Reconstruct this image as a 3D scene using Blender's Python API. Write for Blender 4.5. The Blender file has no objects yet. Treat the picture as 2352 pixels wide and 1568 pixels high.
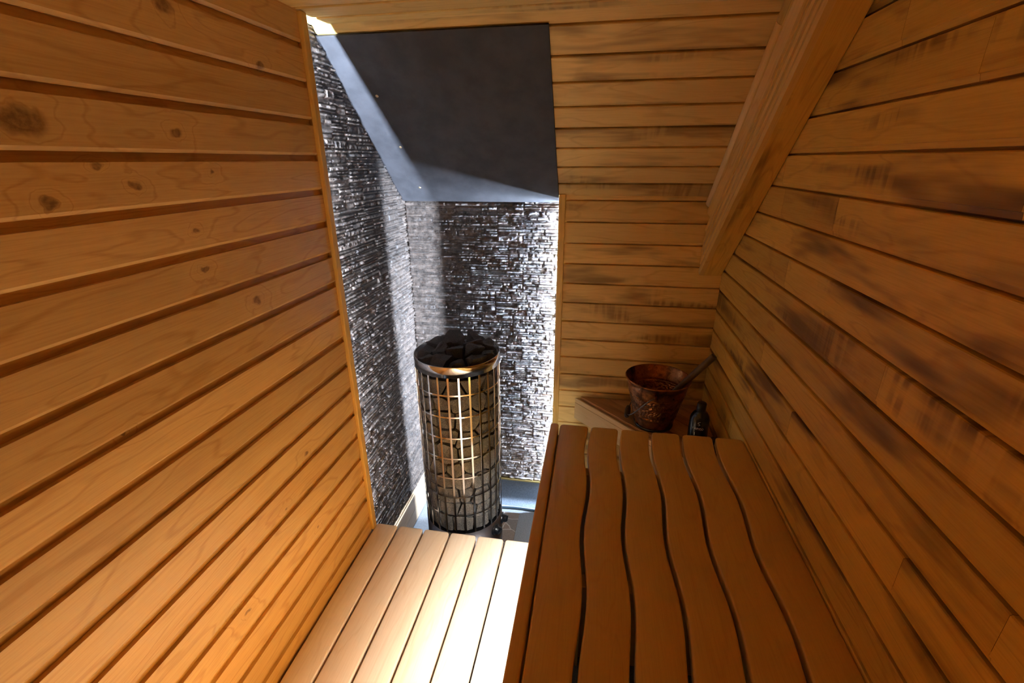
import bpy, bmesh, math, random
import numpy as np
from mathutils import Vector, Matrix

# ------------------------------------------------------------------ units
# Everything is laid out in a survey unit (camera = origin, X right, Y into the niche, Z up);
# S turns it into metres and the floor into z = 0.
S = 0.76
FLOOR = -2.19
def M(p): return Vector((p[0]*S, p[1]*S, (p[2]-FLOOR)*S))
SC = bpy.context.scene
COL = SC.collection
rng = random.Random(7)
nrg = np.random.default_rng(7)

# ------------------------------------------------------------------ camera, world, exposure
cd = bpy.data.cameras.new('camera'); cam = bpy.data.objects.new('camera', cd); COL.objects.link(cam)
cd.sensor_fit = 'HORIZONTAL'; cd.sensor_width = 36; cd.lens = 1075.44*36/2352; cd.clip_start = .01
R = [[0.9848794, 0.1731702, -0.0049684], [0.0578869, -0.3559829, -0.9326979], [-0.1632841, 0.9183073, -0.3606245]]
cam.matrix_world = Matrix.Translation(M((0,0,0))) @ Matrix(((R[0][0],-R[1][0],-R[2][0],0),(R[0][1],-R[1][1],-R[2][1],0),(R[0][2],-R[1][2],-R[2][2],0),(0,0,0,1)))
SC.camera = cam
w = bpy.data.worlds.new('world'); SC.world = w; w.use_nodes = True
w.node_tree.nodes['Background'].inputs[0].default_value = (.5,.6,.8,1)
w.node_tree.nodes['Background'].inputs[1].default_value = 0.0
SC.view_settings.view_transform = 'Standard'; SC.view_settings.look = 'None'
SC.view_settings.exposure = 0.0; SC.view_settings.gamma = 1.0; SC.view_settings.use_curve_mapping = False
SC.cycles.max_bounces = 12; SC.cycles.diffuse_bounces = 8; SC.cycles.glossy_bounces = 5
LED_COOL = (.58,.75,1.0)
LED_BACK = 5000.0     # strip at the right edge of the back stone
LED_NICHE = 2500.0      # strips behind the stone niche's wooden edges
LED_BENCH = 375.0      # strip under the upper bench

# ------------------------------------------------------------------ materials
class NT:
    def __init__(s, name):
        s.m = bpy.data.materials.new(name); s.m.use_nodes = True
        s.t = s.m.node_tree; s.b = s.t.nodes['Principled BSDF']
    def n(s, typ, ins=None, **kw):
        nd = s.t.nodes.new('ShaderNode'+typ)
        for k, v in kw.items(): setattr(nd, k, v)
        for k, v in (ins or {}).items():
            if hasattr(v, 'links') or hasattr(v, 'is_linked'): s.t.links.new(v, nd.inputs[k])
            else: nd.inputs[k].default_value = v
        return nd
    def math(s, op, a, b=0.0, c=None):
        d = {0: a, 1: b}
        if c is not None: d[2] = c
        return s.n('Math', d, operation=op).outputs[0]
    def mix(s, f, a, b, bt='MIX'):
        return s.n('Mix', {0: f, 6: a, 7: b}, data_type='RGBA', blend_type=bt).outputs[2]
    def noise(s, vec, scale, detail=2, rough=.5, dist=0, out=0):
        return s.n('TexNoise', {'Vector': vec, 'Scale': scale, 'Detail': detail, 'Roughness': rough, 'Distortion': dist}).outputs[out]
    def ramp(s, f, lo, hi, a=0.0, b=1.0, smooth=True):
        return s.n('MapRange', {0: f, 1: lo, 2: hi, 3: a, 4: b}, interpolation_type='SMOOTHSTEP' if smooth else 'LINEAR').outputs[0]
    def set(s, **kw):
        for k, v in kw.items():
            k = k.replace('_', ' ')
            if hasattr(v, 'is_linked'): s.t.links.new(v, s.b.inputs[k])
            else: s.b.inputs[k].default_value = v
    def bump(s, h, strength, dist):
        s.t.links.new(s.n('Bump', {'Height': h, 'Strength': strength, 'Distance': dist}).outputs[0], s.b.inputs['Normal'])
def c4(c): return (c[0], c[1], c[2], 1)

def wood(name, light, dark, knots=(), smudge=0.0, chatter=0.0, figure=.45, rough=.42, tone=.16, freq=7.0, spec=.35):
    t = NT(name)
    uv = t.n('UVMap', uv_map='UVMap').outputs[0]
    sp = t.n('SeparateXYZ', {0: uv}); u, v = sp.outputs[0], sp.outputs[1]
    rnd = t.n('Attribute', attribute_name='rnd').outputs['Fac']
    def vec(a, b, cc):
        return t.n('CombineXYZ', {0: t.math('MULTIPLY', u, a), 1: t.math('MULTIPLY', v, b), 2: t.math('MULTIPLY', rnd, cc)}).outputs[0]
    n1 = t.noise(vec(1.3, 7.0, 43.), 1.0, 2.5, .5, .35)
    ph = t.math('MULTIPLY', n1, freq)
    core = None; halo = None
    if knots:
        uw = t.math('ADD', u, t.math('MULTIPLY', t.math('SUBTRACT', t.noise(uv, 24, 2), .5), .035)); vw = t.math('ADD', v, t.math('MULTIPLY', t.math('SUBTRACT', t.noise(uv, 31, 2), .5), .03))
    for (ku, kv, r) in knots:
        du = t.math('DIVIDE', t.math('SUBTRACT', uw, ku), r*1.5); dv = t.math('DIVIDE', t.math('SUBTRACT', vw, kv), r)
        d2 = t.math('ADD', t.math('MULTIPLY', du, du), t.math('MULTIPLY', dv, dv))
        k = t.math('DIVIDE', 1.0, t.math('ADD', 1.0, t.math('MULTIPLY', d2, .35)))
        cc = t.ramp(d2, 1.3, .15)
        halo = k if halo is None else t.math('ADD', halo, k)
        core = cc if core is None else t.math('MAXIMUM', core, cc)
    if halo is not None: ph = t.math('ADD', ph, t.math('MULTIPLY', halo, 3.2))
    tri = t.math('PINGPONG', ph, 0.5)
    line = t.ramp(tri, .13, .0)
    band = t.math('MULTIPLY', tri, 2.0)
    fib = t.noise(vec(9., 260., 91.), 1.0, 2, .6)
    broad = t.noise(vec(.9, 5.0, 17.), 1.0, 2, .5)
    f = t.math('MULTIPLY', band, .25*figure)
    f = t.math('ADD', f, t.math('MULTIPLY', line, .9*figure))
    f = t.math('ADD', f, t.math('MULTIPLY', t.ramp(fib, .35, .75), .32))
    f = t.math('ADD', f, t.math('MULTIPLY', t.ramp(broad, .35, .7), .38))
    if core is not None: f = t.math('ADD', f, t.math('MULTIPLY', core, .35))
    f = t.math('MINIMUM', f, 1.0)
    col = t.mix(f, c4(light), c4(dark))
    hsh = t.math('FRACT', t.math('MULTIPLY', rnd, 57.31))
    col = t.mix(1.0, col, t.n('CombineColor', {i: t.ramp(hsh, 0, 1, 1-tone, 1+tone*.6, False) for i in range(3)}).outputs[0], 'MULTIPLY')
    if smudge:
        s1 = t.ramp(t.noise(vec(1.4, 9.0, 29.), 1.0, 3, .55, .2), .49, .67)
        s2 = t.ramp(t.noise(vec(3.2, 1.0, 61.), 1.0, 1), .50, .62)
        saw = t.ramp(t.noise(vec(46., 3.0, 33.), 1.0, 1.5, .5), .42, .62)
        ch = t.math('MULTIPLY', s2, chatter)
        s = t.math('MULTIPLY', s1, t.math('SUBTRACT', 1.0, t.math('MULTIPLY', ch, t.math('SUBTRACT', 1.0, saw))))
        s = t.math('MULTIPLY', s, smudge)
        col = t.mix(s, col, c4((dark[0]*.30, dark[1]*.26, dark[2]*.25)))
    if core is not None:
        kn = t.noise(uv, 90., 3, .6)
        col = t.mix(t.math('MULTIPLY', t.math('POWER', core, 1.6), t.ramp(kn, .3, .65, .45, .75)), col, c4((.085,.034,.012)))
    t.set(Base_Color=col, Roughness=t.ramp(fib, .2, .8, rough-.05, rough+.1), Specular_IOR_Level=spec)
    t.bump(t.math('ADD', t.math('MULTIPLY', fib, .6), t.math('MULTIPLY', line, -.4)), .12, .002)
    return t.m

LEFT_KNOTS = [(.74,-.069,.013),(.738,.07,.03),(1.064,.065,.013),(.92,-.046,.011),(1.051,-.165,.008),(1.05,-.261,.010),
              (1.213,-.392,.014),(1.113,.333,.02),(1.145,-.025,.006),(1.424,.264,.012),(.74,-.561,.006),(1.301,-1.001,.008),
              (.851,-.005,.009),(1.286,-1.327,.007),(.857,-1.258,.009),(.898,-1.309,.008),(1.148,-1.116,.006)]
W_LEFT = wood('alder_boards', (.67,.415,.145), (.45,.23,.06), knots=LEFT_KNOTS, figure=.5, rough=.36, tone=.12)
W_BACK = wood('aspen_wall_boards', (.84,.60,.215), (.64,.41,.125), smudge=.75, chatter=.45, figure=.55, rough=.5)
W_RIGHT = wood('smoked_wall_boards', (.75,.475,.09), (.53,.295,.05), smudge=.92, chatter=.8, figure=.5, rough=.5)
W_BENCH = wood('aspen_bench_wood', (.76,.63,.46), (.64,.47,.29), figure=.35, rough=.4, tone=.07)
W_TOP = wood('aspen_upper_bench_wood', (.65,.405,.10), (.53,.30,.065), figure=.3, rough=.36, tone=.1)
W_TRIM = wood('pine_trim_wood', (.74,.49,.14), (.56,.32,.07), figure=.5, rough=.4, tone=.06)
W_BEAD = wood('pale_bead_wood', (.90,.68,.34), (.80,.55,.22), figure=.3, rough=.45, tone=.05)
W_PLINTH = wood('pale_plinth_wood', (.72,.52,.33), (.56,.36,.2), figure=.4, rough=.45, tone=.05)
W_SHELF = wood('shelf_wood', (.56,.30,.11), (.33,.14,.04), smudge=.5, chatter=.3, figure=.4, rough=.5)
W_FASCIA = wood('shelf_fascia_wood', (.74,.53,.25), (.60,.38,.14), figure=.35, rough=.5)

def simple(name, col, rough=.5, metal=0., spec=.5, nscale=0, namt=.3, bscale=0, bst=.2, bd=.002, emit=None):
    t = NT(name)
    co = t.n('TexCoord').outputs['Object']
    if nscale:
        n = t.noise(co, nscale, 4, .6)
        c = t.mix(t.ramp(n, .3, .7), c4([x*(1-namt) for x in col]), c4([min(1, x*(1+namt)) for x in col]))
        t.set(Base_Color=c)
    else: t.set(Base_Color=c4(col))
    t.set(Roughness=rough, Metallic=metal, Specular_IOR_Level=spec)
    if bscale: t.bump(t.noise(co, bscale, 4, .65), bst, bd)
    if emit: t.set(Emission_Color=c4(emit[0]), Emission_Strength=emit[1])
    return t.m

def stone_clad():
    t = NT('dark_ledgestone')
    co = t.n('TexCoord').outputs['Object']
    tone = t.n('Attribute', attribute_name='tone').outputs['Fac']
    n = t.noise(co, 55, 4, .65)
    c = t.mix(t.ramp(n, .3, .7), c4((.042,.027,.019)), c4((.165,.118,.09)))
    c = t.mix(1.0, c, t.n('CombineColor', {i: t.ramp(tone, 0, 1, .6, 1.35, False) for i in range(3)}).outputs[0], 'MULTIPLY')
    t.set(Base_Color=c, Roughness=t.ramp(t.noise(co, 120, 2), .3, .7, .26, .46), Specular_IOR_Level=.6)
    t.bump(t.noise(co, 150, 6, .75), .9, .006)
    return t.m
STONE = stone_clad()
def rock_mat(name, a, b):
    t = NT(name)
    co = t.n('TexCoord').outputs['Object']
    c = t.mix(t.ramp(t.noise(co, 330, 3, .7), .36, .64), c4(a), c4(b))
    c = t.mix(t.ramp(t.noise(co, 18, 2), .35, .7, 0, .5), c, c4([x*.5 for x in a]))
    t.set(Base_Color=c, Roughness=.75, Specular_IOR_Level=.35)
    t.bump(t.noise(co, 160, 5, .7), .7, .003)
    return t.m
ROCK = rock_mat('grey_peridotite', (.065,.06,.055), (.25,.23,.205))
ROCK_TOP = rock_mat('dark_peridotite', (.024,.021,.020), (.085,.074,.068))  # darker tone of the grey rock, used for the top heap
STEEL = simple('polished_steel', (.62,.58,.55), .13, 1.0)
STEEL_DARK = simple('brushed_dark_steel', (.16,.15,.16), .38, 1.0)
CORE = simple('dark_heating_core', (.012,.011,.01), .8)
BLACK = simple('black_plastic', (.008,.009,.011), .25)
BLACKCAP = simple('black_cap_plastic', (.006,.006,.007), .32)
PANEL = simple('black_fibre_cement_board', (.033,.030,.032), .62, spec=.4, nscale=14, namt=.25, bscale=160, bst=.25, bd=.001)
SCREW = simple('brass_screw', (.55,.40,.22), .4, .9)
SKIRT = simple('grey_granular_skirting', (.065,.075,.09), .6, nscale=260, namt=.35, bscale=240, bst=.2, bd=.001)
FLOORM = simple('grey_speckled_floor', (.22,.23,.245), .5, nscale=220, namt=.22)
BRASS = simple('brass_edge_strip', (.75,.55,.2), .3, 1.0)
RUBBER = simple('dark_blue_rubber', (.02,.035,.05), .35)
LEDM = simple('lit_led_strip', (.9,.9,.9), emit=(LED_COOL, LED_NICHE))
LEDR = simple('lit_back_led_strip', (.9,.9,.9), emit=(LED_COOL, LED_BACK))
LEDB = simple('lit_bench_led_strip', (.9,.9,.9), emit=((.88,.94,1.0), LED_BENCH))
ALU = simple('aluminium_channel', (.5,.5,.5), .4, 1.0)
DARKW = simple('dark_stained_wood', (.035,.018,.008), .45, nscale=60, namt=.4)
LADLEW = simple('dark_olive_ladle_wood', (.10,.058,.016), .5, nscale=40, namt=.25)
INK_W = simple('white_ink_and_glint', (.62,.6,.58), .5)
INK_O = simple('orange_label_ink', (.75,.22,.03), .5)
INK_B = simple('brown_label_ink', (.10,.035,.008), .5)
def copper():
    t = NT('patinated_copper')
    co = t.n('TexCoord').outputs['Object']
    n = t.noise(co, 22, 5, .7, .5)
    c = t.mix(t.ramp(n, .38, .68), c4((.36,.135,.045)), c4((.075,.028,.011)))
    t.set(Base_Color=c, Metallic=1.0, Roughness=t.ramp(n, .3, .7, .25, .5))
    hm = t.n('TexVoronoi', {'Vector': co, 'Scale': 130.0}, feature='SMOOTH_F1').outputs['Distance']
    z = t.n('SeparateXYZ', {0: co}).outputs[2]
    mask = t.math('MULTIPLY', t.ramp(z, .052, .056), t.ramp(z, .150, .146))
    t.bump(t.math('MULTIPLY', hm, mask), .9, .006)
    return t.m
COPPER = copper()
def paving():
    t = NT('crazy_paving_tile')
    co0 = t.n('TexCoord').outputs['Object']
    co = t.n('VectorMath', {0: co0, 1: t.n('VectorMath', {0: t.noise(co0, 9, 2, .5, 0, 1), 3: .06}, operation='SCALE').outputs[0]}, operation='ADD').outputs[0]
    v = t.n('TexVoronoi', {'Vector': co, 'Scale': 13.0, 'Randomness': 1.0}, feature='DISTANCE_TO_EDGE').outputs['Distance']
    vc = t.n('TexVoronoi', {'Vector': co, 'Scale': 13.0, 'Randomness': 1.0}).outputs['Color']
    h = t.n('SeparateColor', {0: vc}).outputs[0]
    c = t.mix(h, c4((.30,.20,.14)), c4((.20,.17,.15)))
    c = t.mix(t.ramp(t.noise(co, 130, 4, .7), .3, .7, 0, .5), c, c4((.12,.085,.06)))
    c = t.mix(t.ramp(v, .035, .01), c, c4((.48,.42,.37)))
    t.set(Base_Color=c, Roughness=.45)
    return t.m
PAVING = paving()

# ------------------------------------------------------------------ mesh helpers
class MB:
    """collects faces in survey units, with wood coordinates (u along, v across) and a per-face random number"""
    def __init__(s): s.v = []; s.f = []; s.uv = []; s.r = []; s.smooth = []
    def face(s, pts, uvs=None, r=0.0, smooth=False):
        i = len(s.v); s.v += [tuple(p) for p in pts]; s.f.append(tuple(range(i, i+len(pts))))
        s.uv += list(uvs) if uvs else [(p[1]+p[0], p[2]) for p in pts]; s.r.append(r); s.smooth.append(smooth)
    def box(s, a, b, axis=1, r=None, bev=0.0):
        """axis-aligned box, rounded by an edge bevel of bev, wood grain along axis"""
        r = rng.random() if r is None else r
        bm = bmesh.new(); bmesh.ops.create_cube(bm, size=1)
        a, b = Vector(a), Vector(b)
        for v in bm.verts: v.co = Vector((a[i]+(v.co[i]+.5)*(b[i]-a[i]) for i in range(3)))
        if bev: bmesh.ops.bevel(bm, geom=bm.edges[:], offset=bev, segments=2, affect='EDGES', profile=.5)
        s.bm(bm, axis, r)
    def bm(s, bm, axis=1, r=0.0, mat=None, smooth=False):
        o = [i for i in range(3) if i != axis]
        for f in bm.faces:
            n = f.normal; k = o[0] if abs(n[o[0]]) < abs(n[o[1]]) else o[1]
            uv = [(v.co[axis], v.co[k]) for v in f.verts]
            s.face([mat @ v.co if mat else v.co for v in f.verts], uv, r, smooth)
        bm.free()
    def obox(s, O, L, A, N, l, a, n, bev=0.0, r=None):
        """oriented box: ranges along three directions"""
        r = rng.random() if r is None else r
        bm = bmesh.new(); bmesh.ops.create_cube(bm, size=1)
        for v in bm.verts:
            v.co = Vector((l[0]+(v.co[0]+.5)*(l[1]-l[0]), a[0]+(v.co[1]+.5)*(a[1]-a[0]), n[0]+(v.co[2]+.5)*(n[1]-n[0])))
        if bev: bmesh.ops.bevel(bm, geom=bm.edges[:], offset=bev, segments=2, affect='EDGES', profile=.5)
        m = Matrix((L, A, N)).transposed().to_4x4(); m.translation = O
        s.bm(bm, 0, r, m)
    def boards(s, O, L, A, N, length, edges, prof, splits=None):
        """boards running along L, stacked along A between the given edges; prof = [(fraction-free offset from board start or end, n)]"""
        for k in range(len(edges)-1):
            a0, a1 = edges[k], edges[k+1]
            cuts = [0.0, length]
            if splits: cuts = sorted([0.0, length]+[c for c in splits(k) if 0 < c < length])
            pr = [((a0+o) if o >= 0 and fl == 's' else (a1-abs(o)), n) for (o, n, fl) in prof]
            for c0, c1 in zip(cuts, cuts[1:]):
                r = rng.random(); g = .0006 if c1 < length else 0
                for (p, q) in zip(pr, pr[1:]):
                    P = [O+L*c0+A*p[0]+N*p[1], O+L*(c1-g)+A*p[0]+N*p[1], O+L*(c1-g)+A*q[0]+N*q[1], O+L*c0+A*q[0]+N*q[1]]
                    uo = s.uvo
                    s.face(P, [(uo[0]+c0, uo[1]+p[0]), (uo[0]+c1, uo[1]+p[0]), (uo[0]+c1, uo[1]+q[0]), (uo[0]+c0, uo[1]+q[0])], r)
    uvo = (0.0, 0.0)
    def lathe(s, c, prof, n=48, axis=Vector((0,0,1)), smooth=True, r=0.0, closed=False):
        ax = axis.normalized(); e1 = ax.orthogonal().normalized(); e2 = ax.cross(e1); c = Vector(c)
        for (r0, z0), (r1, z1) in zip(prof, prof[1:]):
            for i in range(n):
                t0, t1 = 2*math.pi*i/n, 2*math.pi*(i+1)/n
                d0 = e1*math.cos(t0)+e2*math.sin(t0); d1 = e1*math.cos(t1)+e2*math.sin(t1)
                pts = [c+d0*r0+ax*z0, c+d1*r0+ax*z0, c+d1*r1+ax*z1, c+d0*r1+ax*z1]
                if r0 < 1e-6: pts = [pts[0], pts[2], pts[3]]
                elif r1 < 1e-6: pts = pts[:3]
                s.face(pts, None, r, smooth)
    def tube(s, path, rad, n=10, smooth=True, caps=True, r=0.0):
        path = [Vector(p) for p in path]; rad = rad if isinstance(rad, (list, tuple)) else [rad]*len(path)
        rings = []; e1 = None
        for i, p in enumerate(path):
            d = (path[min(i+1, len(path)-1)]-path[max(i-1, 0)]).normalized()
            e1 = d.orthogonal().normalized() if e1 is None else (e1-d*e1.dot(d)).normalized()
            e2 = d.cross(e1)
            rings.append([p+(e1*math.cos(2*math.pi*k/n)+e2*math.sin(2*math.pi*k/n))*rad[i] for k in range(n)])
        for i, (a, b) in enumerate(zip(rings, rings[1:])):
            for k in range(n):
                l = (k+1) % n
                s.face([a[k], a[l], b[l], b[k]], [(i*.02, k*.01), (i*.02, l*.01), (i*.02+.02, l*.01), (i*.02+.02, k*.01)], r, smooth)
        if caps: s.face(rings[0][::-1], None, r); s.face(rings[-1], None, r)
    def slat(s, yl, yr, y0, y1, z0, z1, rad=.006, corner=.012, n=40, r=None):
        """bench slat running along Y between the edge curves yl(y) and yr(y), rounded long edges and plan corners"""
        r = rng.random() if r is None else r
        ys = [y0, y0+corner*.12, y0+corner*.4, y0+corner]+[y0+corner+(y1-y0-2*corner)*i/n for i in range(1, n)]+[y1-corner, y1-corner*.4, y1-corner*.12, y1]
        rings = []
        for y in ys:
            d = min(y-y0, y1-y); ins = 0 if d >= corner else corner-math.sqrt(max(0, corner**2-(corner-d)**2))
            ins *= .8
            xl, xr = yl(y)+ins, yr(y)-ins; ring = []
            for (cx, cz, a0) in ((xr-rad, z1-rad, 0), (xl+rad, z1-rad, 90), (xl+rad, z0+rad, 180), (xr-rad, z0+rad, 270)):
                for k in range(4):
                    a = math.radians(a0+30*k); ring.append((cx+rad*math.cos(a), y, cz+rad*math.sin(a)))
            rings.append(ring)
        m = len(rings[0])
        for a, b in zip(rings, rings[1:]):
            for k in range(m):
                l = (k+1) % m
                P = [a[l], a[k], b[k], b[l]]
                s.face(P, [(p[1], p[0]+p[2]) for p in P], r, True)
        s.face(rings[0], [(p[0], p[2]) for p in rings[0]], r); s.face(rings[-1][::-1], [(p[0], p[2]) for p in rings[-1]], r)
    def build(s, name, mat, parent=None, origin=None, weld=True):
        o3 = Vector(origin) if origin is not None else Vector((0,0,FLOOR))
        me = bpy.data.meshes.new(name)
        co = (np.array(s.v, float)-np.array(o3))*S
        me.from_pydata(co.tolist(), [], s.f)
        uvl = me.uv_layers.new(name='UVMap'); uvl.data.foreach_set('uv', np.array(s.uv, float).ravel())
        at = me.attributes.new('rnd', 'FLOAT', 'FACE'); at.data.foreach_set('value', np.array(s.r, float))
        me.polygons.foreach_set('use_smooth', s.smooth)
        if weld:
            bm = bmesh.new(); bm.from_mesh(me); bmesh.ops.remove_doubles(bm, verts=bm.verts, dist=2e-5)
            bmesh.ops.recalc_face_normals(bm, faces=bm.faces); bm.to_mesh(me); bm.free()
        me.materials.append(mat)
        ob = bpy.data.objects.new(name, me); COL.objects.link(ob)
        if parent: ob.parent = parent
        else: ob.location = M(o3)
        return ob

ORI = {}
def thing(name, label, cat, base, group=None):
    o = bpy.data.objects.new(name, None); COL.objects.link(o); o.location = M(base); o.empty_display_size = .05
    return tag(o, label, cat, group)
def tag(o, label, cat, group=None):
    o['label'] = label; o['category'] = cat
    if group: o['group'] = group
    return o
def struct(o, label):
    o['kind'] = 'structure'; o['label'] = label; return o
V = Vector
X, Y, Z = V((1,0,0)), V((0,1,0)), V((0,0,1))

# ------------------------------------------------------------------ the room
XL, XR, YB, YW, YF, CEIL = -1.0, .6495, 2.578, 2.52, -.95, .46
SL = math.radians(42.9)
P0 = V((0, 1.868, .437)); SN = V((0, -math.sin(SL), -math.cos(SL))); ST = V((0, math.cos(SL), -math.sin(SL)))

PROF_L = [(0, -.0125, 's'), (0, 0, 's'), (.028, 0, 'e'), (.020, -.007, 'e'), (.020, -.0125, 'e'), (0, -.0125, 'e')]
PROF_T = [(0, -.02, 's'), (.001, -.003, 's'), (.003, 0, 's'), (.0185, 0, 'e'), (.0172, -.0034, 'e'), (.0055, -.0055, 'e'), (.005, -.02, 'e'), (0, -.02, 'e')]

# left wall: alder boards with wide shadow grooves (stacked downwards)
mb = MB()
pitch = .11606; top = .351+pitch
ed = [i*pitch for i in range(23)]
def downwards(m, O, L, N, length, edges, prof, u0, splits=None):
    m2 = MB(); m2.boards(O, L, -Z, N, length, edges, prof, splits)
    for f, r in zip(m2.f, m2.r):
        P = [m2.v[i] for i in f]; m.face(P, [(V(p).dot(L)+u0, p[2]) for p in P], r)
downwards(mb, V((XL, YF, top-.002)), Y, X, 1.663-YF, ed, PROF_L, 0)
mb.box((XL-.013, 1.6625, -2.13), (XL-.002, 1.6632, CEIL), 2)
struct(mb.build('wall_left', W_LEFT), 'orange alder board wall with wide shadow grooves, left of the stone niche')

# right wall and knee wall: smoked boards, butt-jointed
zt = .338+.109*2
edR = [i*.109 for i in range(27)]
def spl(k):
    rr = random.Random(100+k); return [rr.uniform(.5, 3.2), rr.uniform(1.2, 3.0)] if k % 3 != 1 else []
mb = MB(); downwards(mb, V((XR, YF, zt+.001)), Y, -X, YW-YF+.04, edR, PROF_T, 0, spl)
struct(mb.build('wall_right', W_RIGHT), 'dark smoked board wall beside the upper bench')
mb = MB(); zt = -.086+.109
downwards(mb, V((-.166, YW, zt)), X, -Y, XR+.166, [i*.109 for i in range(21)], PROF_T, 3.0)
mb.box((-.1655, YW+.016, -.235), (-.05, YB+.01, -.17), 0)  # added unseen block, closes the slot against light from the strip
struct(mb.build('wall_back', W_BACK), 'low knee wall of horizontal boards behind the corner shelf')
mb = MB(); downwards(mb, V((XL-.06, YF, .47)), X, Y, XR-XL+.06, [i*.116 for i in range(24)], PROF_T, 5.0)
struct(mb.build('wall_front', W_BACK), 'board wall behind the viewer')

# flat ceiling and the roof slope
mb = MB(); mb.uvo = (7.0, 0)
e = [0]+[(YF, y)[1]-YF for y in ([1.768-.117*k for k in range(22, -1, -1)])]+[1.853-YF]
mb.boards(V((XL-.06, YF, CEIL)), X, Y, -Z, XR-XL+.06, [x for x in e if x >= 0], PROF_T)
struct(mb.build('ceiling', W_BACK), 'flat strip of board ceiling above the slope')
mb = MB(); mb.uvo = (11.0, 0)
sz = [.475, .427, .349, .274, .197, .122, .0455, -.0356, -.114, -.187]
mb.boards(P0+X*(XL-.06), X, ST, SN, XR-XL+.06, [(P0.z-z)/math.sin(SL) for z in sz], PROF_T)
struct(mb.build('ceiling_sloped', W_BACK), 'sloping roof side clad with horizontal boards')

# floor
mb = MB(); mb.face([(XL-.1, YF, FLOOR), (XR+.05, YF, FLOOR), (XR+.05, 2.62, FLOOR), (XL-.1, 2.62, FLOOR)])
struct(mb.build('floor', FLOORM), 'grey speckled floor')

# ------------------------------------------------------------------ ledgestone cladding (real relief)
def upnoise(h, w, cell, g):
    a = g.random((max(2, int(h/cell)+2), max(2, int(w/cell)+2)))
    yi = np.linspace(0, a.shape[0]-1.001, h); xi = np.linspace(0, a.shape[1]-1.001, w)
    y0 = yi.astype(int); x0 = xi.astype(int); fy = (yi-y0)[:, None]; fx = (xi-x0)[None]
    fy = fy*fy*(3-2*fy); fx = fx*fx*(3-2*fx)
    return (a[y0][:, x0]*(1-fx)+a[y0][:, x0+1]*fx)*(1-fy)+(a[y0+1][:, x0]*(1-fx)+a[y0+1][:, x0+1]*fx)*fy
def ledge(wd, ht, res, seed):
    g = np.random.default_rng(seed); nx, ny = int(wd/res)+1, int(ht/res)+1
    H = np.zeros((ny, nx)); T = np.zeros((ny, nx))
    rough = (upnoise(ny, nx, 11, g)-.5)*.005+(upnoise(ny, nx, 5, g)-.5)*.0052+(upnoise(ny, nx, 2.2, g)-.5)*.0036
    ridge = np.abs(upnoise(ny, nx, 7, g)-.5)*.012
    def fill(a0, a1, b0, b1):
        j0, j1, i0, i1 = int(round(a0/res)), int(round(a1/res)), int(round(b0/res)), int(round(b1/res))
        j1 = min(j1, ny); i1 = min(i1, nx)
        if j1-j0 < 1 or i1-i0 < 1: return
        d = g.uniform(.003, .0125); am = g.choice([.25, .7, 1.2]); 
        jj = np.linspace(-1, 1, j1-j0)[:, None]; ii = np.linspace(-1, 1, i1-i0)[None]
        blk = d+jj*g.normal()*.0012+ii*g.normal()*.0018+am*(rough[j0:j1, i0:i1]+g.choice([0, .5])*ridge[j0:j1, i0:i1])
        ej = np.minimum(np.arange(j1-j0), np.arange(j1-j0)[::-1])[:, None]; ei = np.minimum(np.arange(i1-i0), np.arange(i1-i0)[::-1])[None]
        blk = np.where(np.minimum(ej, ei) == 0, blk*.35-.001, blk)
        H[j0:j1, i0:i1] = blk; T[j0:j1, i0:i1] = g.random()
    def split(a0, a1, b0, b1):
        h, wl = a1-a0, b1-b0
        if h > .036 or (h > .021 and g.random() < .55):
            c = a0+h*g.uniform(.3, .7); split(a0, c, b0, b1); split(c, a1, b0, b1)
        elif wl > .2 or (wl > .08 and g.random() < .5):
            c = b0+wl*g.uniform(.25, .75); split(a0, a1, b0, c); split(a0, a1, c, b1)
        else: fill(a0, a1, b0, b1)
    a = 0.0; k = 0
    while a < ht:
        b = -g.uniform(0, .3)
        while b < wd:
            bw = g.uniform(.30, .40); 
            split(a, min(ht, a+.143), max(0, b), min(wd, b+bw)); b += bw
        a += .1435; k += 1
    return np.clip(H, -.001, .0165), T
def clad(name, label, org, U, Wd, N, wd, ht, seed, keep=None, res=.0034):
    H, T = ledge(wd, ht, res, seed); ny, nx = H.shape
    uu = np.arange(nx)*res; ww = np.arange(ny)*res
    P = np.array(org)[None, None]+uu[None, :, None]*np.array(U)+ww[:, None, None]*np.array(Wd)+H[..., None]*np.array(N)
    idx = np.arange(ny*nx).reshape(ny, nx)
    q = np.stack([idx[:-1, :-1], idx[:-1, 1:], idx[1:, 1:], idx[1:, :-1]], -1).reshape(-1, 4)
    co = P.reshape(-1, 3)
    if keep is not None: q = q[keep(co[q].mean(1))]
    nrm = np.cross(np.array(U), np.array(Wd))
    if nrm @ np.array(N) < 0: q = q[:, ::-1]
    me = bpy.data.meshes.new(name)
    me.from_pydata(((co-np.array((0, 0, FLOOR)))*S).tolist(), [], q.tolist())
    at = me.attributes.new('tone', 'FLOAT', 'POINT'); at.data.foreach_set('value', T.ravel())
    me.materials.append(STONE)
    bm = bmesh.new(); bm.from_mesh(me); bmesh.ops.delete(bm, geom=[v for v in bm.verts if not v.link_faces], context='VERTS'); bm.to_mesh(me); bm.free()
    me.polygons.foreach_set('use_smooth', [True]*len(me.polygons))
    ob = bpy.data.objects.new(name, me); COL.objects.link(ob)
    return struct(ob, label)
XS = -1.066
clad('wall_niche_left', 'dark ledgestone cladding on the left side of the niche', (XS, 1.53, -1.975), (0,1,0), (0,0,1), (1,0,0), YB-1.53, 2.44, 3,
     keep=lambda c: (c[:, 2] < CEIL) & ((c[:, 1]-P0.y)*math.tan(SL)+(c[:, 2]-P0.z) < .01))
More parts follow.
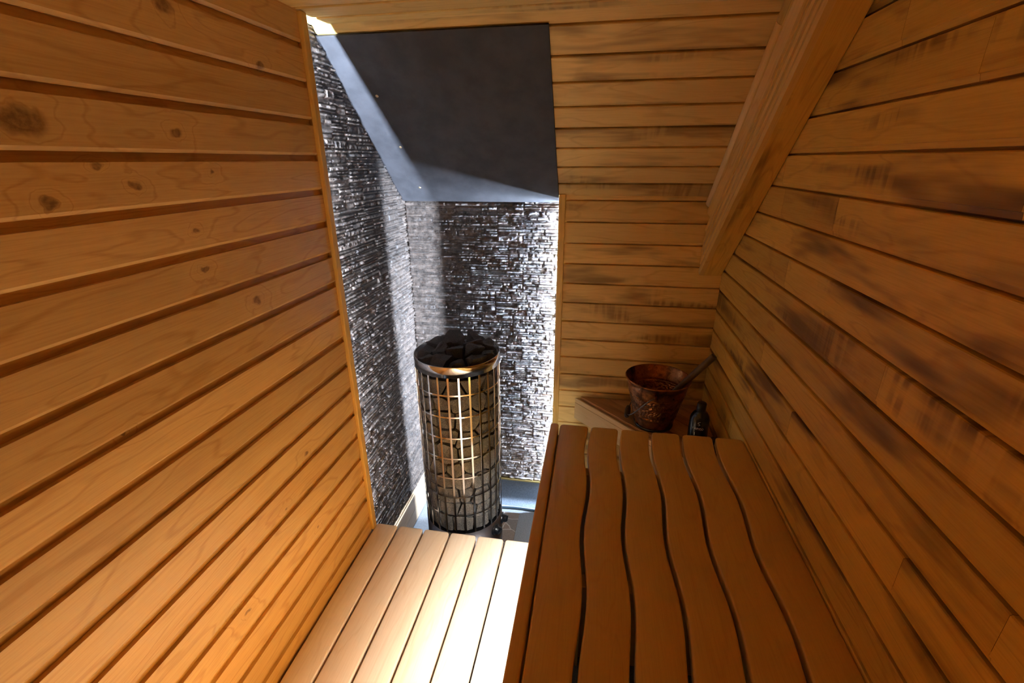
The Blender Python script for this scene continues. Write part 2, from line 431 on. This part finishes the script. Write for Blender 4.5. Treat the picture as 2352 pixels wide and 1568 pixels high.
clad('wall_niche_back', 'dark ledgestone cladding at the back of the niche behind the heater', (XS, YB, -1.995), (1,0,0), (0,0,1), (0,-1,0), .96, 1.84, 11)

# ------------------------------------------------------------------ trims and skirtings
mb = MB(); mb.box((XL-.001, 1.655, -1.679), (XL+.016, 1.689, CEIL-.002), 2, bev=.004)
struct(mb.build('trim_1', W_TRIM), 'narrow upright batten ending the left board wall')
mb = MB(); mb.box((-.197, YW-.014, FLOOR), (-.163, YW+.001, -.163), 2, bev=.003)
struct(mb.build('trim_2', W_TRIM), 'narrow upright batten between back stone and knee wall')
mb = MB()
mb.box((XS-.01, 1.5, -2.19+.105), (XS+.024, YB, -1.985), 1, bev=.002); mb.box((XS-.01, 1.5, -2.185), (XS+.024, YB, -2.19+.103), 1, bev=.002)
mb.box((XS-.01, 1.5, -1.985), (XS+.016, YB, -1.972), 1, bev=.002)
struct(mb.build('baseboard_left', W_PLINTH), 'pale two-board wooden skirting under the left stone')
mb = MB()
pts = [(YB-.012, -2.005)]+[(YB-.008-.045*(1-math.cos(math.radians(a))), -2.145-.045*math.sin(math.radians(a))) for a in range(0, 91, 15)]
for (y0, z0), (y1, z1) in zip(pts, pts[1:]):
    mb.face([(XS, y0, z0), (XR, y0, z0), (XR, y1, z1), (XS, y1, z1)], None, 0, True)
struct(mb.build('baseboard_back', SKIRT), 'grey coved skirting under the back stone')
mb = MB(); mb.box((XS+.01, YB-.018, -2.008), (-.1, YB+.004, -1.996), 0, bev=.002)
struct(mb.build('trim_3', BRASS), 'brass strip along the foot of the back stone')

# boxed beam along the slope at the right wall
mb = MB()
D = .286; xb = .553
s0, s1 = -.75, .93
def sl(x, s, d): return P0+X*x+ST*s+SN*d
# end where the back wall plane cuts it
def extr(m, ring, r, s_a=-.78):
    def send(d): return (YW+.002-P0.y-SN.y*d)/ST.y
    for (xa, da), (xc, dc) in zip(ring, ring[1:]):
        m.face([sl(xa, s_a, da), sl(xa, send(da), da), sl(xc, send(dc), dc), sl(xc, s_a, dc)],
               [(s_a, xa+da), (send(da), xa+da), (send(dc), xc+dc), (s_a, xc+dc)], r, False)
extr(mb, [(xb+.02, .0), (xb+.02, D-.012), (xb, D-.012), (xb, D), (XR-.003, D), (XR-.003, 0)], .31)
beam = struct(mb.build('trim_4', W_RIGHT), 'boxed wooden beam running down the slope against the right wall')
mb = MB(); n = 8
cove = [(.5355, .0505), (.538, .060)]+[(.538+.022*math.sin(math.radians(180*k/n)), .062+.048*k/n) for k in range(1, n)]+[(.538, .112), (.536, .118), (.543, .124), (.543, .150), (.536, .158), (.5365, .164), (.545, .167)]
extr(mb, [(.575, .0505)]+cove+[(.57, .167)], .52)
mb.build('moulding', W_TRIM, beam, origin=(0,0,FLOOR))
flu = [(.57, .172), (.538, .173)]
for k in range(2):
    flu += [(.536, .178+.04*k), (.5335, .190+.04*k), (.5335, .202+.04*k), (.542, .208+.04*k), (.542, .213+.04*k)]
flu += [(.5335, .262), (.5335, .274), (.540, D), (.56, D+.0005)]
mb = MB(); extr(mb, flu, .77); mb.build('fluted_casing', W_TRIM, beam, origin=(0,0,FLOOR))
mb = MB()
bd = []
for k in range(9):
    a = math.radians(180*k/8); bd.append((.535-.011*math.sin(a)**.7, .003+.041*k/8))
def bead(m, sa, sb, r):
    ring = [(.556, .002)]+bd+[(.575, .0445)]
    for (xa, da), (xc, dc) in zip(ring, ring[1:]):
        m.face([sl(xa, sa, da), sl(xa, sb, da), sl(xc, sb, dc), sl(xc, sa, dc)], [(sa, xa+da), (sb, xa+da), (sb, xc+dc), (sa, xc+dc)], r, True)
    m.face([sl(x, sb, d) for x, d in ring], None, r); m.face([sl(x, sa, d) for x, d in ring][::-1], None, r)
bead(mb, .02, .915, .2); mb.build('bead', W_BEAD, beam, origin=(0,0,FLOOR))
mb = MB(); bead(mb, -.6, .018, .6); mb.build('bead', W_TRIM, beam, origin=(0,0,FLOOR))

# ------------------------------------------------------------------ black heat-shield panel on the slope
pb = sl(-.6, .42, .002)
pan = thing('heat_shield_panel', 'matt black board fixed to the sloped ceiling above the heater', 'panel', pb)
mb = MB(); mb.obox(P0, X, ST, SN, (-1.070, -.199), (.001, .935), (.001, .0095), bev=.0012)
mb.build('board', PANEL, pan, origin=pb)
for (x, s) in ((-.93, .262), (-.93, .543), (-.926, .824)):
    mb = MB(); c = sl(x, s, .0092); mb.lathe(c, [(.0, .0012), (.0035, .0015), (.006, .0014), (.0068, .0002)], 16, SN)
    mb.lathe(c, [(0, .0018), (.002, .0018), (.0022, .0012)], 6, SN)
    mb.build('screw', SCREW, pan, origin=pb)

# ------------------------------------------------------------------ LED strips
def strip(name, label, base, boxes, lit, litm):
    t = thing(name, label, 'light', base)
    mb = MB()
    for b in boxes: mb.box(*b)
    mb.build('channel', ALU, t, origin=base)
    mb = MB(); mb.face(lit); mb.build('diffuser', litm, t, origin=base)
    return t
ys = 1.575
strip('led_strip', 'upright cool white light strip hidden behind the left batten', (-1.025, ys, -1.66),
      [((-1.0285, ys-.012, -1.66), (-1.0215, ys-.0004, CEIL-.01))],
      [(-1.028, ys, -1.66), (-1.022, ys, -1.66), (-1.022, ys, CEIL-.012), (-1.028, ys, CEIL-.012)], LEDM)
xs = -.097; yc = 2.5465; ZLT = -.24
strip('led_strip', 'upright cool white light strip hidden behind the batten right of the back stone', (xs, yc, -2.0),
      [((xs+.0004, yc-.0035, -2.0), (xs+.012, yc+.0035, ZLT))],
      [(xs, yc-.003, -2.0), (xs, yc+.003, -2.0), (xs, yc+.003, ZLT), (xs, yc-.003, ZLT)], LEDR)

# ------------------------------------------------------------------ lower bench
LB = -1.678
lb = thing('lower_bench', 'pale straight-slatted lower bench between left wall and upper bench', 'bench', (-.55, .5, FLOOR))
ob = (-.55, .5, FLOOR)
gaps = [-.8745, -.744, -.611, -.477, -.343, -.211]
xsn = [-.993]+gaps+[-.085]
for a, b in zip(xsn, xsn[1:]):
    mb = MB(); mb.slat(lambda y, a=a: a+.005, lambda y, b=b: b-.005, YF+.03, 1.70, LB-.036, LB, .005, .010, 16)
    mb.build('slat', W_BENCH, lb, origin=ob)
for y in (-.4, .6, 1.58):
    mb = MB(); mb.box((-.985, y, LB-.11), (-.085, y+.05, LB-.037), 0, bev=.003); mb.build('crosspiece', W_BENCH, lb, origin=ob)
for x in (-.93, -.14):
    for y in (-.4, 1.56):
        mb = MB(); mb.box((x, y-.002, FLOOR), (x+.055, y+.053, LB-.111), 2, bev=.003); mb.build('leg', W_BENCH, lb, origin=ob)

# ------------------------------------------------------------------ upper bench with wavy slats
UB = -1.084; k = 1.01
def wave(y): return .0072*math.cos(2*math.pi*(y/k-1.385)/.46)
cs = [.018, .143, .270, .3935, .523]
ub = thing('upper_bench', 'brown upper bench with wavy-edged slats along the right wall', 'bench', (.27, .5, FLOOR)); ou = (.27, .5, FLOOR)
fe = [lambda y: -.106*k]+[(lambda y, c=c: (c+wave(y))*k) for c in cs]+[lambda y: .644*k]
for i in range(6):
    L, Rr = fe[i], fe[i+1]; gl = .001 if i == 0 else .006; gr = .002 if i == 5 else .006
    mb = MB(); mb.slat(lambda y, L=L, g=gl: L(y)+g, lambda y, Rr=Rr, g=gr: Rr(y)-g, YF+.03, 1.783*k, UB-.036, UB, .006, .013, 150)
    mb.build('slat', W_TOP, ub, origin=ou)
mb = MB(); mb.slat(lambda y: -.1465*k, lambda y: -.111*k, YF+.03, 1.783*k, UB-.075, UB+.002, .006, .010, 10)
mb.build('front_rail', W_TOP, ub, origin=ou)
for y in (-.5, .3, 1.0, 1.51):
    mb = MB(); mb.box((-.062, y, UB-.10), (.64, y+.045, UB-.0375), 0, bev=.003); mb.build('crosspiece', W_TOP, ub, origin=ou)
mb = MB(); mb.box((-.1115*k, YF+.03, UB-.050), (-.065, 1.77, UB-.0372), 1); mb.build('light_stop_batten', W_TOP, ub, origin=ou)  # added batten, stops strip light leaking up through the rail gap
mb = MB(); mb.box((-.079, YF+.03, LB+.0005), (-.066, 1.55, UB-.0505), 1); mb.build('front_panel', W_TOP, ub, origin=ou)
mb = MB(); mb.box((-.062, 1.556, FLOOR), (.64, 1.569, UB-.1005), 0); mb.build('light_block_panel', W_TOP, ub, origin=ou)  # added unseen partition, keeps light out from below the slat gaps
for x in (-.02, .58):
    for y in (-.5, 1.51):
        mb = MB(); mb.box((x, y+.001, FLOOR), (x+.05, y+.045, UB-.101), 2, bev=.003); mb.build('leg', W_TOP, ub, origin=ou)
xl_, zl_ = -.096, UB-.054
nv = V((-.25, 0, -.968)).normalized(); tv = V((-nv.z*-1, 0, nv.x*-1)).normalized()
c0 = V((xl_, 0, zl_)); hw = .011
def q(y, s): return c0+Y*y+tv*(hw*s)
lt = thing('led_strip', 'light strip under the upper bench behind its front rail', 'light', (xl_, .5, zl_))
mb = MB(); mb.face([q(-.8, -1), q(-.8, 1), q(1.545, 1), q(1.545, -1)]); mb.build('diffuser', LEDB, lt, origin=(xl_, .5, zl_), weld=False)
mb = MB(); mb.obox(c0-nv*.004, Y, tv, nv, (-.8, 1.545), (-.012, .012), (-.006, .0035)); mb.build('channel', ALU, lt, origin=(xl_, .5, zl_))

# ------------------------------------------------------------------ corner shelf
SH = -1.313
oc = (.4, 2.3, SH)
sh = thing('corner_shelf', 'diagonal wooden corner shelf carrying the copper bucket', 'shelf', oc)
xa, ya = -.066, YW-.006           # left end of the front edge on the back wall
d = V((1, -1, 0)).normalized(); nn = V((1, 1, 0)).normalized()   # along the front edge, towards the corner
org = V((xa, ya, 0)); Lf = (XR-.004-xa)*math.sqrt(2)
bw = .118; kk = 0; o = .021
while o < Lf/2:
    a, b = o+.002, min(o+bw, Lf/2-.004)
    zt_, zb = SH, SH-.02
    def poly(z): return [org+nn*a+d*a+Z*z, org+nn*a+d*(Lf-a)+Z*z, org+nn*b+d*(Lf-b)+Z*z, org+nn*b+d*b+Z*z]
    T_, B_ = poly(zt_), poly(zb); r = rng.random(); mb = MB()
    def fu(P): return [((p-org).dot(d), (p-org).dot(nn)+p.z) for p in P]
    ins = [p+(sum(T_, V())/4-p).normalized()*.003 for p in T_]; Tl = [p-Z*.002 for p in T_]
    mb.face(ins, fu(ins), r); mb.face(B_[::-1], fu(B_[::-1]), r)
    for i in range(4):
        j = (i+1) % 4
        P = [Tl[i], Tl[j], ins[j], ins[i]]; mb.face(P, fu(P), r)
        P = [B_[i], B_[j], Tl[j], Tl[i]]; mb.face(P, fu(P), r)
    mb.build('board', W_SHELF, sh, origin=oc)
    o += bw; kk += 1
def fascia(z0, z1, n0, n1, mat):
    P = lambda n, z: [org+nn*n+d*(n if n > 0 else 0)+Z*z, org+nn*n+d*(Lf-(n if n > 0 else 0))+Z*z]
    mb = MB(); a0, a1 = P(n0, z0); b0, b1 = P(n0, z1); e0, e1 = P(n1, z1); f0, f1 = P(n1, z0)
    r = rng.random()
    fu = lambda Q: [((p-org).dot(d), p.z+(p-org).dot(nn)) for p in Q]
    for Q in ([a0, a1, b1, b0], [b0, b1, e1, e0], [f0, e0, e1, f1], [a0, f0, f1, a1], [a0, b0, e0, f0], [a1, f1, e1, b1]): mb.face(Q, fu(Q), r)
    mb.build('fascia', mat, sh, origin=oc)
fascia(SH-.040, SH-.012, .001, .011, W_FASCIA)
fascia(SH-.148, SH-.042, .0, .018, W_FASCIA)
mb = MB(); mb.box((XR-.03, 1.85, SH-.06), (XR-.004, YW-.02, SH-.021), 1); mb.build('bearer', W_FASCIA, sh, origin=oc)

# ------------------------------------------------------------------ copper bucket
bc = V((.357, 2.27, SH+.0005)); bh = .275
bk = thing('bucket', 'hammered copper bucket with wire bail on the corner shelf', 'bucket', bc)
def br(z): return .092+(.159-.092)*z/bh
prof = [(0, .004), (br(0)-.004, .004), (br(0), 0)]
for z in (.02, .05, .064): prof.append((br(z), z))
prof += [(br(.068)+.003, .068), (br(.074)+.003, .074), (br(.078), .078)]
for z in (.10, .13, .16, .185): prof.append((br(z)+.001, z))
prof += [(br(.19)+.003, .19), (br(.196), .197), (br(.202)+.003, .203), (br(.21), .21), (br(.24), .24), (br(bh-.008), bh-.008), (br(bh)+.004, bh-.006), (br(bh)+.005, bh), (br(bh), bh+.002)]
inn = [(br(bh)-.003, bh-.002)]
for z in (.21, .203, .196, .19, .1, .02): inn.append((br(z)-.003-(.003 if abs(z-.203) < .001 or abs(z-.19) < .001 else 0), z))
prof += inn+[(0, .012)]
mb = MB(); mb.lathe(bc, prof, 72); mb.build('body', COPPER, bk, origin=bc)
mb = MB(); mb.lathe(bc, [(br(0)+.0005, .0), (br(0)+.006, .002), (br(.012)+.006, .012), (br(.016)+.002, .016)], 64); mb.build('foot_ring', BLACKCAP, bk, origin=bc)
pa = math.radians(262)
ax = V((math.cos(pa), math.sin(pa), 0)); side = V((-ax.y, ax.x, 0))
side = side if side.x < 0 else -side
ze = bh-.045
bail = None
for sg in (1, -1):
    c = bc+ax*sg*(br(ze)+.006)+Z*ze
    mb = MB(); mb.box(c-V((.010, .006, .012)), c+V((.010, .006, .012)), 2, bev=.003)
    for dx in (-.007, .007): mb.lathe(c+X*dx+Z*.006-ax*0, [(.0, .009), (.003, .008), (.004, .004)], 10, ax*sg)
    mb.build('ear', COPPER, bk, origin=bc)
path = []
for i in range(33):
    a = math.pi*i/32
    rr = br(ze)+.010
    dn = V((0,0,-1))*.93+side*.36
    path.append(bc+Z*ze+ax*math.cos(a)*rr+dn.normalized()*math.sin(a)*rr*1.22+side*.066*math.sin(a)**.5)
mb = MB(); mb.tube(path, .0028, 8); bail = mb.build('bail', STEEL_DARK, bk, origin=bc)
mid = path[16]; gp = [mid+ax*t for t in (-.062, -.052, -.028, 0, .028, .052, .062)]
mb = MB(); mb.tube(gp, [.006, .0115, .0145, .0155, .0145, .0115, .006], 14); mb.build('grip', DARKW, bail, origin=bc)

# ladle standing in the bucket
l0 = V((.585, 2.175, -.868)); l1 = V((.345, 2.285, -1.255))
ld = thing('ladle', 'wooden-handled ladle leaning in the copper bucket', 'ladle', l1)
dr = (l0-l1)
mb = MB(); mb.tube([l0, l0-dr*.01, l0-dr*.3, l0-dr*.7, l0-dr*.86], [.0145, .0168, .0168, .013, .009], 18, r=.4); hd = mb.build('handle', LADLEW, ld, origin=l1)
mb = MB(); mb.lathe(l0, [(0, .0016), (.009, .0015), (.0125, 0.0)], 18, dr.normalized()); mb.build('end_cap', BLACKCAP, hd, origin=l1)
mb = MB(); mb.lathe(l1+V((-.01, .004, -.028)), [(0, .004), (.03, .006), (.042, .018), (.046, .04), (.044, .04), (.04, .02), (.028, .009), (0, .007)], 28); mb.build('bowl', COPPER, ld, origin=l1)

# ------------------------------------------------------------------ bottles
def bottle(name, label, c, r, hb, hn, rc, hc):
    t = thing(name, label, 'bottle', c)
    mb = MB(); mb.lathe(c, [(0, .002), (r-.006, .0), (r, .006), (r, hb), (r-.003, hb+r*.35), (r*.72, hb+r*.75), (rc*.95, hb+r*.9), (rc*.9, hb+hn), (0, hb+hn)], 40)
    mb.build('body', BLACK, t, origin=c)
    mb = MB(); z = hb+r*.9; mb.lathe(c, [(rc*.9, z), (rc, z+.001), (rc, z+hc-.004), (rc-.003, z+hc), (0, z+hc)], 36); mb.build('cap', BLACKCAP, t, origin=c)
    return t
bo = V((.536, 2.065, SH+.0005)); rB = .0445
bt = bottle('bottle', 'tall black bottle with white lettering beside the copper bucket', bo, rB, .165, .06, .021, .046)
def label_text(txt, size, ang, z, mat, name, parent, vert=False):
    cu = bpy.data.curves.new(name, 'FONT'); cu.body = txt; cu.size = size; cu.align_x = 'CENTER'; cu.resolution_u = 3
    tmp = bpy.data.objects.new(name, cu); COL.objects.link(tmp)
    dg = bpy.context.evaluated_depsgraph_get(); me = bpy.data.meshes.new_from_object(tmp.evaluated_get(dg))
    bpy.data.objects.remove(tmp)
    mb = MB()
    bm = bmesh.new(); bm.from_mesh(me); bmesh.ops.triangulate(bm, faces=bm.faces[:])
    bmesh.ops.subdivide_edges(bm, edges=[e for e in bm.edges if e.calc_length() > .006], cuts=2)
    for f in bm.faces:
        P = []
        for v in f.verts:
            tx, tz = (v.co.x, v.co.y) if not vert else (-v.co.y, v.co.x)
            a = ang+tx/rB; P.append(bo+V((math.cos(a)*(rB+.0006), math.sin(a)*(rB+.0006), z+tz)))
        mb.face(P)
    bm.free()
    return mb.build(name, mat, parent, origin=bo)
fa = math.radians(254)
label_text('rento', .0235, fa, .128, INK_W, 'lettering', bt)
mb = MB(); pth = []
for i in range(14):
    t_ = i/13; a = fa+(.006*math.sin(t_*7)+.004*t_)/rB; pth.append(bo+V((math.cos(a)*(rB+.0004), math.sin(a)*(rB+.0004), .150+.020*t_)))
mb.tube(pth, .0011, 5); mb.build('logo', INK_W, bt, origin=bo)
def patch(a0, a1, z0, z1, mat, name, rnd=True):
    mb = MB(); n = 6
    for i in range(n):
        s0_, s1_ = i/n, (i+1)/n
        e_ = lambda s_: (z1-z0)*.5*math.sqrt(max(0.02, 1-(2*s_-1)**2)) if rnd else (z1-z0)*.5
        zc = (z0+z1)/2
        P = []
        for (s_, sg) in ((s0_, -1), (s1_, -1), (s1_, 1), (s0_, 1)):
            a = a0+(a1-a0)*s_; P.append(bo+V((math.cos(a)*(rB+.0005), math.sin(a)*(rB+.0005), zc+sg*e_(s_))))
        mb.face(P)
    mb.build(name, mat, bt, origin=bo)
patch(fa-.42, fa-.24, .060, .088, INK_O, 'label_or_glint_mark')
patch(fa+.12, fa+.34, .055, .095, INK_B, 'label_or_glint_mark')
patch(fa-.30, fa-.25, .096, .112, INK_W, 'label_or_glint_mark', False)  # small white upright line: a highlight painted onto the bottle
patch(fa-.75, fa+.1, .022, .0245, INK_W, 'label_or_glint_mark', False)
sb = V((.592, 1.985, SH+.0005))
bottle('bottle', 'small black bottle half hidden behind the end of the wavy bench', sb, .0215, .062, .03, .0165, .032)

# ------------------------------------------------------------------ sauna heater
HX, HY, HR = -.636, 2.038, .207
ZT, ZB = -.864, -1.809
hb_ = V((HX, HY, FLOOR+.009))
ht = thing('sauna_heater', 'tall cylindrical steel cage heater filled with stones in the niche', 'heater', hb_)
hc = V((HX, HY, 0))
mb = MB(); mb.lathe(hc, [(HR-.004, ZT+.0), (HR+.0015, ZT+.001), (HR+.002, ZT-.002), (HR+.002, ZT-.052), (HR-.002, ZT-.052), (HR-.002, ZT-.002), (HR-.004, ZT)], 96); mb.build('rim_ring', STEEL, ht, origin=hb_)
mb = MB(); mb.lathe(hc, [(0, ZB-.002), (HR-.002, ZB-.002), (HR+.001, ZB), (HR+.001, FLOOR+.009), (0, FLOOR+.009)], 96); mb.build('base', STEEL_DARK, ht, origin=hb_)
mb = MB(); mb.lathe(hc, [(.088, ZB), (.088, ZT-.09), (0, ZT-.085)], 24); mb.build('core', CORE, ht, origin=hb_)
NB = 26
face_a = math.atan2(-HY, -HX)
for i in range(NB):
    a = face_a+2*math.pi*i/NB
    e = V((math.cos(a), math.sin(a), 0)); tg = V((-e.y, e.x, 0))
    mb = MB(); mb.obox(hc+e*(HR-.0012), Z, tg, e, (ZB-.001, ZT-.051), (-.0048, .0048), (-.0014, .0014), bev=.0006); mb.build('bar', STEEL, ht, origin=hb_)
for i in range(7):
    z = ZB+.1145*(i+1); mb = MB(); mb.lathe(hc, [(HR-.0028, z-.0035), (HR-.0004, z-.0035), (HR-.0004, z+.0035), (HR-.0028, z+.0035), (HR-.0028, z-.0035)], 96, smooth=False)
    mb.build('hoop', STEEL, ht, origin=hb_)
for (ad, z) in ((-24, -1.862), (3, -1.868)):
    a = math.radians(ad); e = V((math.cos(a), math.sin(a), 0)); c = hc+e*(HR+.001)+Z*z
    mb = MB(); mb.lathe(c, [(.031, 0), (.031, .006), (.029, .008), (.022, .010), (.021, .026), (.018, .030), (0, .030)], 32, e)
    tg = V((-e.y, e.x, 0)); mb.obox(c, tg, Z, e, (-.019, .019), (-.004, .004), (.028, .035), bev=.001)
    kn = mb.build('knob', BLACK, ht, origin=hb_)
    kn['label'] = 'round black control knob'

# stones: packed cells of the cage, every one an object of its own
def cell(seed, nb, bounds, shrink):
    bm = bmesh.new(); bmesh.ops.create_cube(bm, size=.34)
    for v in bm.verts: v.co += seed
    planes = [((seed+q_)*.5, (q_-seed).normalized()) for q_ in nb]+bounds
    for (p, nrm) in planes:
        r = bmesh.ops.bisect_plane(bm, geom=bm.verts[:]+bm.edges[:]+bm.faces[:], plane_co=p, plane_no=nrm, clear_outer=True)
        ed_ = [g for g in r['geom_cut'] if isinstance(g, bmesh.types.BMEdge)]
        if ed_: bmesh.ops.contextual_create(bm, geom=ed_)
    if len(bm.faces) < 4: bm.free(); return None
    bmesh.ops.remove_doubles(bm, verts=bm.verts, dist=.002)
    c = sum((v.co for v in bm.verts), V())/len(bm.verts)
    for v in bm.verts: v.co = c+(v.co-c)*shrink
    return bm, c
def rough_rock(bm, c, rr, amp=.0035):
    bmesh.ops.triangulate(bm, faces=bm.faces[:])
    bmesh.ops.bevel(bm, geom=bm.edges[:], offset=.0055, segments=1, affect='EDGES', clamp_overlap=True)
    bmesh.ops.triangulate(bm, faces=bm.faces[:])
    bmesh.ops.subdivide_edges(bm, edges=[e for e in bm.edges if e.calc_length() > .018], cuts=1)
    bmesh.ops.triangulate(bm, faces=bm.faces[:])
    from mathutils import noise as mn
    for v in bm.verts:
        q_ = v.co*38+V((rr*50, rr*9, 0))
        v.co += (v.co-c).normalized()*(mn.noise(q_)*amp*1.2+mn.noise(q_*2.7)*amp*.6-.001)
def stone_obj(bm, c, mat, label, group, nm='sauna_stone'):
    bmesh.ops.recalc_face_normals(bm, faces=bm.faces[:])
    me = bpy.data.meshes.new(nm)
    for v in bm.verts: v.co = (v.co-c)*S
    bm.to_mesh(me); bm.free(); me.materials.append(mat)
    o = bpy.data.objects.new(nm, me); COL.objects.link(o); o.location = M(c)
    return tag(o, label, 'stone', group)
seeds = []; info = []
RO = HR-.0075; NL = 10
lay_h = (ZT-.075-ZB)/NL
for L_ in range(NL):
    cnt = 13; ph = rng.random()
    for i in range(cnt):
        a = 2*math.pi*(i+ph+rng.uniform(-.22, .22))/cnt
        r = .150+rng.uniform(-.012, .012)
        seeds.append(V((HX+r*math.cos(a), HY+r*math.sin(a), ZB+lay_h*(L_+.5)+rng.uniform(-.026, .026)))); info.append((L_, a))
ORD = ['bottom', 'second', 'third', 'fourth', 'fifth', 'sixth', 'seventh', 'eighth', 'ninth', 'tenth']
byl = {}
for idx, (L_, a) in enumerate(info):
    da = (a-face_a+math.pi) % (2*math.pi)-math.pi      # + = to the right seen from the bench
    byl.setdefault(L_, []).append((da, idx))
lab = {}
NTH = ['leftmost', 'second from the left', 'third from the left', 'fourth from the left', 'fifth from the left', 'sixth from the left', 'seventh from the left', 'eighth from the left']
for L_, lst in byl.items():
    vis = sorted([x for x in lst if abs(x[0]) < 1.45])
    for j, (da, idx) in enumerate(vis): lab[idx] = f'rough grey stone behind the cage bars, {NTH[j]} in the {ORD[L_]} layer up'
    for da, idx in lst:
        if idx not in lab: lab[idx] = f'rough grey stone at the far side of the cage in the {ORD[L_]} layer up'
for idx, s_ in enumerate(seeds):
    nb = sorted(seeds, key=lambda q_: (q_-s_).length)[1:17]
    a = info[idx][1]; bnd = []
    for da in (-.22, 0, .22):
        e = V((math.cos(a+da), math.sin(a+da), 0)); bnd.append((hc+e*RO, e))
    e = V((math.cos(a), math.sin(a), 0)); bnd.append((hc+e*.094, -e))
    bnd.append((V((0,0,ZB+.003)), V((0,0,-1)))); bnd.append((V((0,0,ZT-.07)), V((0,0,1))))
    g_ = cell(s_, nb, bnd, rng.uniform(.86, .955))
    if not g_: continue
    bm, c = g_; rough_rock(bm, c, rng.random(), .0055)
    stone_obj(bm, c, ROCK, lab[idx], 'grey stones packed inside the heater cage')
# heap on top
TOPL = [(-.11,-.12,'small rounded dark stone at the front left inside the rim'), (-.03,-.15,'long dark stone lying along the front of the rim'), (.055,-.155,'blocky dark stone at the front of the rim right of the long one'),
        (.12,-.11,'rounded dark stone at the front right inside the rim'), (-.155,-.03,'dark stone against the left of the steel rim'), (-.065,-.045,'large dark stone left of the middle of the heap'),
        (.02,-.06,'flat dark slab in the middle of the heap'), (.085,-.03,'dark stone right of the middle of the heap'), (.155,-.02,'dark chipped stone against the right of the rim'),
        (-.11,.065,'dark stone at the back left of the heap'), (-.02,.045,'long dark slab lying across the top of the heap'), (.06,.06,'small dark stone behind the right of the slab'),
        (.135,.075,'dark stone at the back right of the rim'), (-.045,.135,'dark stone at the very back left of the heap'), (.045,.145,'dark domed stone at the very back of the heap')]
ts = [V((HX+x+rng.uniform(-.014, .014), HY+y+rng.uniform(-.014, .014), ZT-.014+.045*(1-((x*x+y*y)/.036))+rng.uniform(-.01, .01))) for x, y, _ in TOPL]
for i, s_ in enumerate(ts):
    nb = [q_ for j, q_ in enumerate(ts) if j != i]
    bnd = []
    a0 = math.atan2(s_.y-HY, s_.x-HX)
    for da in (-.9, -.6, -.3, 0, .3, .6, .9):
        e = V((math.cos(a0+da), math.sin(a0+da), 0)); bnd.append((hc+e*(HR-.010), e))
    up = V((rng.uniform(-.25, .25), rng.uniform(-.3, .2), 1)).normalized()
    hgt = rng.uniform(.012, .034); ta = rng.uniform(0, 6.28)
    bnd.append((s_+Z*hgt, up))
    for q_, k_ in ((ta, .9), (ta+rng.uniform(1.6, 3.2), .55)):
        dv = V((math.cos(q_), math.sin(q_), 0)); bnd.append((s_+Z*hgt*.9+dv*rng.uniform(.016, .034), (Z+dv*k_*1.6).normalized()))
    bnd.append((V((0, 0, ZT-.066)), -Z))
    g_ = cell(s_, nb, bnd, rng.uniform(.86, .96))
    if not g_: continue
    bm, c = g_; rough_rock(bm, c, rng.random(), .006)
    stone_obj(bm, c, ROCK_TOP, TOPL[i][2], 'dark stones heaped on top of the heater')

# ------------------------------------------------------------------ floor plate and cable
of = (-.64, 2.05, FLOOR)
mb = MB(); mb.box((-.885, 1.64, FLOOR+.0005), (-.392, 2.455, FLOOR+.0085), 1, bev=.002)
tag(mb.build('floor_tile', PAVING, None, origin=of), 'tan stone-patterned protective floor plate under the heater', 'tile')
pc = []
for i in range(25):
    t_ = i/24; x = -.75+.95*t_
    pc.append((x, 2.478+.022*math.sin(math.pi*min(1, max(0, (x+.62)/.45)))-.10*max(0, x+.25), FLOOR+.0085))
mb = MB(); mb.tube(pc, .0075, 10)
tag(mb.build('cable', RUBBER, None, origin=(-.3, 2.5, FLOOR)), 'dark blue cable curving along the grey skirting behind the heater', 'cable')
